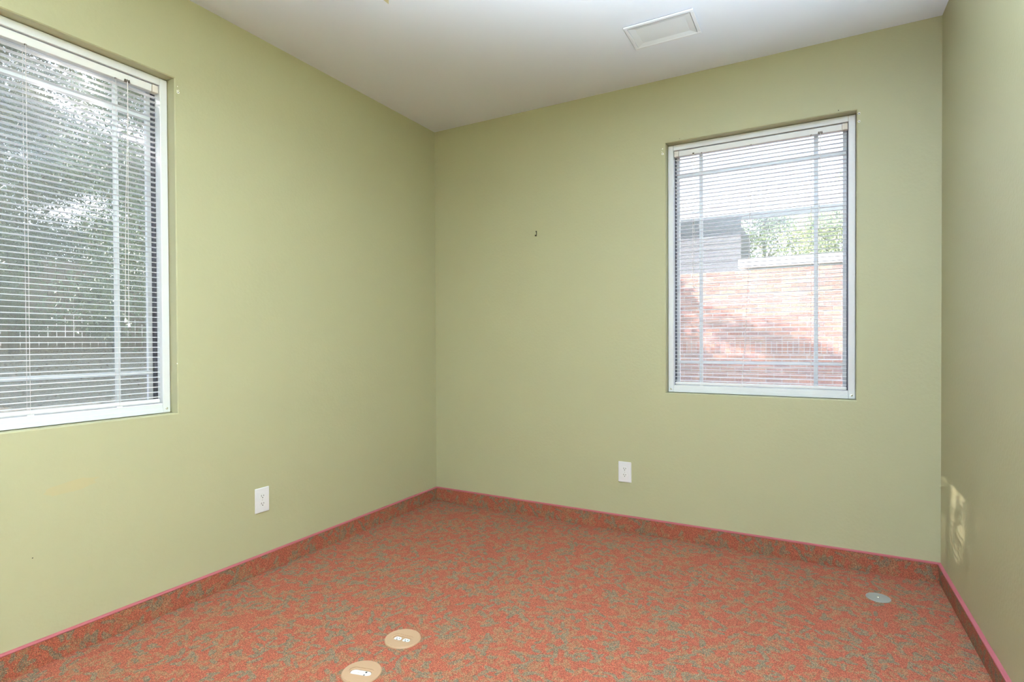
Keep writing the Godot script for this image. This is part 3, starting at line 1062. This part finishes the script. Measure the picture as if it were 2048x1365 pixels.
func build_left_yard() -> void:
	# board fence with thin gaps along the top of the bank
	var x := -8.6
	var fence := root_of("board_fence", Transform3D(Basis.IDENTITY, Vector3(x, 1.0, 0)))
	tag(fence, "weathered board fence with thin light gaps on top of the bank", "fence")
	var st := begin()
	add_box(st, Vector3.ZERO, Vector3(0.018, 1.55, 0.112), 0.003)
	var bm := mesh_of(st, mat.board)
	var z := -5.0
	while z < 3.0:
		put("board", bm, fence, Transform3D(Basis.IDENTITY, Vector3(0, 0.79, z)))
		z += 0.121
	for y in [0.245, 1.2]:
		st = begin()
		add_box(st, Vector3(0.03, y, -1.0), Vector3(0.04, 0.075, 8.1), 0.003)
		part("rail", st, mat.board, fence)
	for q in [-4.9, -2.5, -0.1, 2.3]:
		st = begin()
		add_box(st, Vector3(0.075, 0.7, q), Vector3(0.05, 1.45, 0.09), 0.003)
		part("post", st, mat.board, fence)
	# evergreens in front of and behind the fence (all on the bank)
	var list := [
		[Vector3(-5.1, 0, -0.95), 4.9, 0.9, 1.45, 10000, 0, 0.05, "dense dark evergreen tree right of centre through the left window"],
		[Vector3(-5.3, 0, 2.05), 4.6, 1.3, 1.2, 7000, 2, 0.05, "grey green evergreen tree before the fence at the photo's left edge"],
		[Vector3(-11.6, 0, -1.2), 6.4, 0.6, 2.4, 16000, 2, 0.08, "grey green tree behind the fence through the left window"],
		[Vector3(-13.0, 0, -5.4), 8.6, 0.8, 3.0, 16000, 0, 0.10, "tall dark tree far behind the fence"],
		[Vector3(-16.5, 0, -2.2), 9.0, 0.8, 3.2, 14000, 2, 0.10, "tall grey green tree far behind the fence"],
		[Vector3(-15.0, 0, 2.2), 8.0, 1.2, 2.6, 9000, 3, 0.10, "tall light green tree far behind the fence"],
	]
	var sd := 100
	for q in list:
		var p: Vector3 = q[0]
		p.y = ground_height(p.x, p.z)
		tree("evergreen_tree", p, q[1], q[2], q[3], q[4] * 3, q[5], q[6], sd, q[7])
		sd += 1
	# the trees that keep the low sun off the room
	var shade := [[Vector3(-6.0, 0, 5.6), 6.8, 0.9, 2.0, "tall evergreen shading the left window, just outside the view"], [Vector3(-5.6, 0, 9.4), 8.6, 1.2, 2.8, "tall evergreen shading the far end of the house"], [Vector3(-9.0, 0, 7.6), 8.6, 1.0, 2.6, "tall evergreen behind the two shading the house"]]
	for q in shade:
		var p: Vector3 = q[0]
		p.y = ground_height(p.x, p.z)
		tree("evergreen_tree", p, q[1], q[2], q[3], 16000, 0, 0.13, sd, q[4], 0.27)
		sd += 1
	# bushes growing along the foot of the fence
	var bushes := [[-2.85, 2.4, 0.46, "tallest bush at the foot of the board fence, rightmost"], [-1.5, 2.2, 0.46, "rounded bush at the foot of the board fence, second from the right"], [-0.15, 1.8, 0.42, "loose bush at the foot of the board fence, third from the right"], [1.15, 1.9, 0.44, "bush at the foot of the board fence, leftmost"]]
	for q in bushes:
		tree("shrub", Vector3(-7.6, ground_height(-7.6, q[0]), q[0]), q[1], 0.3, q[2], 9000, 2 if sd % 2 == 0 else 0, 0.055, sd, q[3])
		sd += 1
	# leaf litter on the bank
	var r := RandomNumberGenerator.new()
	r.seed = 9
	for k in 3:
		var xf := []
		for i in 9000:
			var px := r.randf_range(-8.5, -1.0)
			var pz := r.randf_range(-3.5, 3.5)
			var b := Basis(Vector3.UP, r.randf() * TAU) * Basis(Vector3.RIGHT, r.randf_range(-0.5, 0.5)) * r.randf_range(0.6, 1.4)
			xf.append(Transform3D(b, Vector3(px, ground_height(px, pz) + 0.015, pz)))
		var o := scatter("leaf_litter" if k == 0 else "leaf_litter_%03d" % k, leaf_mesh(mat.litter[k], 0.035, 0.02), xf, self)
		tag(o, ["tan fallen leaves strewn over the bank", "brown fallen leaves strewn over the bank", "pale fallen leaves strewn over the bank"][k], "leaves")

func build_brick_wing() -> void:
	var zb := -5.2
	var root := root_of("brick_wall", Transform3D(Basis.IDENTITY, Vector3(0, -0.16, zb)))
	tag(root, "sunlit orange pink brick wall with a soldier course through the back window", "wall")
	var y0 := 0.16
	var st := begin()
	add_box(st, Vector3(1.8, 1.18, -0.057), Vector3(7.6, 2.32, 0.13))
	part("mortar", st, mat.mortar, root)
	var r := RandomNumberGenerator.new()
	r.seed = 3
	var meshes := []
	var soldiers := []
	for m in mat.bricks:
		st = begin()
		add_box(st, Vector3.ZERO, Vector3(0.194, 0.0575, 0.03), 0.002)
		meshes.append(mesh_of(st, m))
		st = begin()
		add_box(st, Vector3.ZERO, Vector3(0.0575, 0.161, 0.03), 0.002)
		soldiers.append(mesh_of(st, m))
	# courses above and below the soldier course (0.994 .. 1.165 m over the room's floor)
	var rows := []
	var y := 1.165 + 0.0345
	while y < 2.21:
		rows.append(y)
		y += 0.0677
	y = 0.994 - 0.0345
	while y > -0.1:
		rows.append(y)
		y -= 0.0677
	var rest := []
	for m in mat.bricks:
		rest.append(begin())
	var k := 0
	for ry in rows:
		var off := 0.0 if k % 2 == 0 else 0.1015
		k += 1
		var x := -1.9 + off
		while x < 5.4:
			var c := r.randi() % 5
			var p := Vector3(x, ry + y0, r.randf_range(-0.004, 0.003))
			if x > 0.66 and x < 2.96 and ry > 0.46:
				put("brick", meshes[c], root, Transform3D(Basis.IDENTITY, p))
			else:
				add_box(rest[c], p, Vector3(0.194, 0.0575, 0.03))
			x += 0.203
	var x := -1.9
	while x < 5.4:
		var c := r.randi() % 5
		var p := Vector3(x, 1.0795 + y0, r.randf_range(-0.003, 0.004))
		if x > 0.66 and x < 2.96:
			put("soldier_brick", soldiers[c], root, Transform3D(Basis.IDENTITY, p))
		else:
			add_box(rest[c], p, Vector3(0.0575, 0.161, 0.03))
		x += 0.0677
	for i in 5:
		var o := part("outer_bricks", rest[i], mat.bricks[i], root)
		o.set_meta("kind", "stuff")
	# pale stone cap on the right-hand stretch
	st = begin()
	add_box(st, Vector3(3.45, 2.27 + y0, -0.06), Vector3(3.9, 0.125, 0.24), 0.008)
	part("stone_cap", st, mat.stone, root)
	# grey lap-sided house end behind the left-hand stretch, under a white eave
	var house := root_of("siding_house", Transform3D(Basis.IDENTITY, Vector3(0, -0.16, -7.2)))
	tag(house, "grey lap sided house end under a white eave, above the brick's left part", "house")
	st = begin()
	add_box(st, Vector3(-1.4, 1.7, -0.9), Vector3(5.36, 3.4, 1.7))
	part("wall_core", st, mat.shingle, house)
	for i in 12:
		st = begin()
		add_box(st, Vector3(-1.4, 2.28 + 0.108 * i, -0.03), Vector3(5.4, 0.125, 0.016), 0.002, Basis(Vector3.RIGHT, -0.09))
		part("siding_board", st, mat.shingle, house)
	st = begin()
	add_box(st, Vector3(0.9, 3.60, 0.28), Vector3(11.0, 0.17, 0.05), 0.006)
	part("fascia", st, mat.white_trim, house)
	for i in 5:
		st = begin()
		add_box(st, Vector3(0.9, 3.54, 0.20 - 0.115 * i), Vector3(11.0, 0.016, 0.108), 0.003)
		part("soffit_board", st, mat.white_trim, house)
	st = begin()
	add_box(st, Vector3(0.9, 3.98, -0.55), Vector3(11.0, 0.05, 1.9), 0.004, Basis(Vector3.RIGHT, 0.35))
	part("roof_slab", st, mat.white_trim, house)
	# greenery behind the wall and the bush whose shade falls on the bricks
	tree("leafy_tree", Vector3(3.2, -0.16, -11.5), 5.2, 1.2, 2.2, 16000, 3, 0.08, 201, "light green tree behind the brick wall's stone cap")
	tree("leafy_tree", Vector3(1.2, -0.16, -13.5), 5.6, 1.4, 2.0, 12000, 1, 0.08, 202, "green tree behind the grey sided house")
	tree("shrub", Vector3(-2.3, -0.16, -3.2), 4.1, 1.3, 0.85, 6500, 0, 0.09, 203, "tall leafy shrub left of the back window, shading the brick wall's left edge")
	tree("shrub", Vector3(0.05, -0.16, -4.2), 1.75, 0.3, 0.55, 3000, 0, 0.07, 204, "low leafy shrub left of the back window, shading the lowest bricks")

# ------------------------------------------------------------------ scene
func _ready() -> void:
	rng.seed = 1
	# camera: 20 mm class lens, almost level, lens shifted up by 11 of 1365 pixels
	var cam := Camera3D.new()
	cam.name = "camera"
	cam.position = Vector3(2.5009, 1.1876, 3.3474)
	cam.rotation = Vector3(-0.0101, 0.5050, -0.0047)
	cam.projection = Camera3D.PROJECTION_FRUSTUM
	cam.near = 0.05
	cam.far = 200.0
	cam.size = 0.05 * 1365.0 / 1108.852
	cam.frustum_offset = Vector2(0, 0.05 * 11.338 / 1108.852)
	add_child(cam)
	cam.current = true
	# sky: bright thin overcast
	var env := Environment.new()
	env.background_mode = Environment.BG_SKY
	var sm := ProceduralSkyMaterial.new()
	sm.sky_top_color = Color(0.80, 0.88, 1.0)
	sm.sky_horizon_color = Color(0.96, 0.98, 1.0)
	sm.ground_horizon_color = Color(0.55, 0.55, 0.52)
	sm.ground_bottom_color = Color(0.40, 0.39, 0.36)
	sm.energy_multiplier = 5.0
	var sky := Sky.new()
	sky.sky_material = sm
	env.sky = sky
	env.ambient_light_source = Environment.AMBIENT_SOURCE_DISABLED
	env.tonemap_mode = Environment.TONE_MAPPER_LINEAR
	env.tonemap_exposure = 1.0
	env.sdfgi_enabled = true
	env.ssao_enabled = true
	env.ssil_enabled = true
	var we := WorldEnvironment.new()
	we.name = "world_environment"
	we.environment = env
	add_child(we)
	# low sun from behind the left-hand trees
	var sun := DirectionalLight3D.new()
	sun.name = "sun"
	var el := deg_to_rad(25.5)
	var flat := Vector2(1.0, -0.62).normalized()
	var travel := Vector3(flat.x * cos(el), -sin(el), flat.y * cos(el))
	sun.basis = Basis.looking_at(travel, Vector3.UP)
	sun.light_energy = 8.5
	sun.light_color = Color(1.0, 0.965, 0.94)
	sun.light_angular_distance = 0.35
	sun.shadow_enabled = true
	sun.sky_mode = DirectionalLight3D.SKY_MODE_LIGHT_ONLY
	add_child(sun)

	make_materials()
	build_room()
	build_baseboards()
	build_window("window_1", Transform3D(left_frame().basis, left_frame().origin + Vector3(0, SILL, 0)), "white framed window with grille bars looking onto trees")
	build_window("window_2", Transform3D(Basis.IDENTITY, Vector3(1.7023, SILL, 0)), "white framed window with grille bars looking onto brick")
	build_blind(Transform3D(left_frame().basis, left_frame().origin + Vector3(0, SILL, 0)), "white mini blind in the left window, trees behind it", false, 0.0)
	build_blind(Transform3D(Basis.IDENTITY, Vector3(1.7023, SILL, 0)), "white mini blind in the back window, brick wall behind it", true, 0.05)
	build_fittings()
	build_ceiling_fan()
	build_torchiere(Vector3(2.86, 0, 2.76), "white uplight floor lamp by the right wall just outside the view")
	build_torchiere(Vector3(2.70, 0, 3.75), "white uplight floor lamp by the right wall behind the viewer")
	build_ground()
	build_left_yard()
	build_brick_wing()
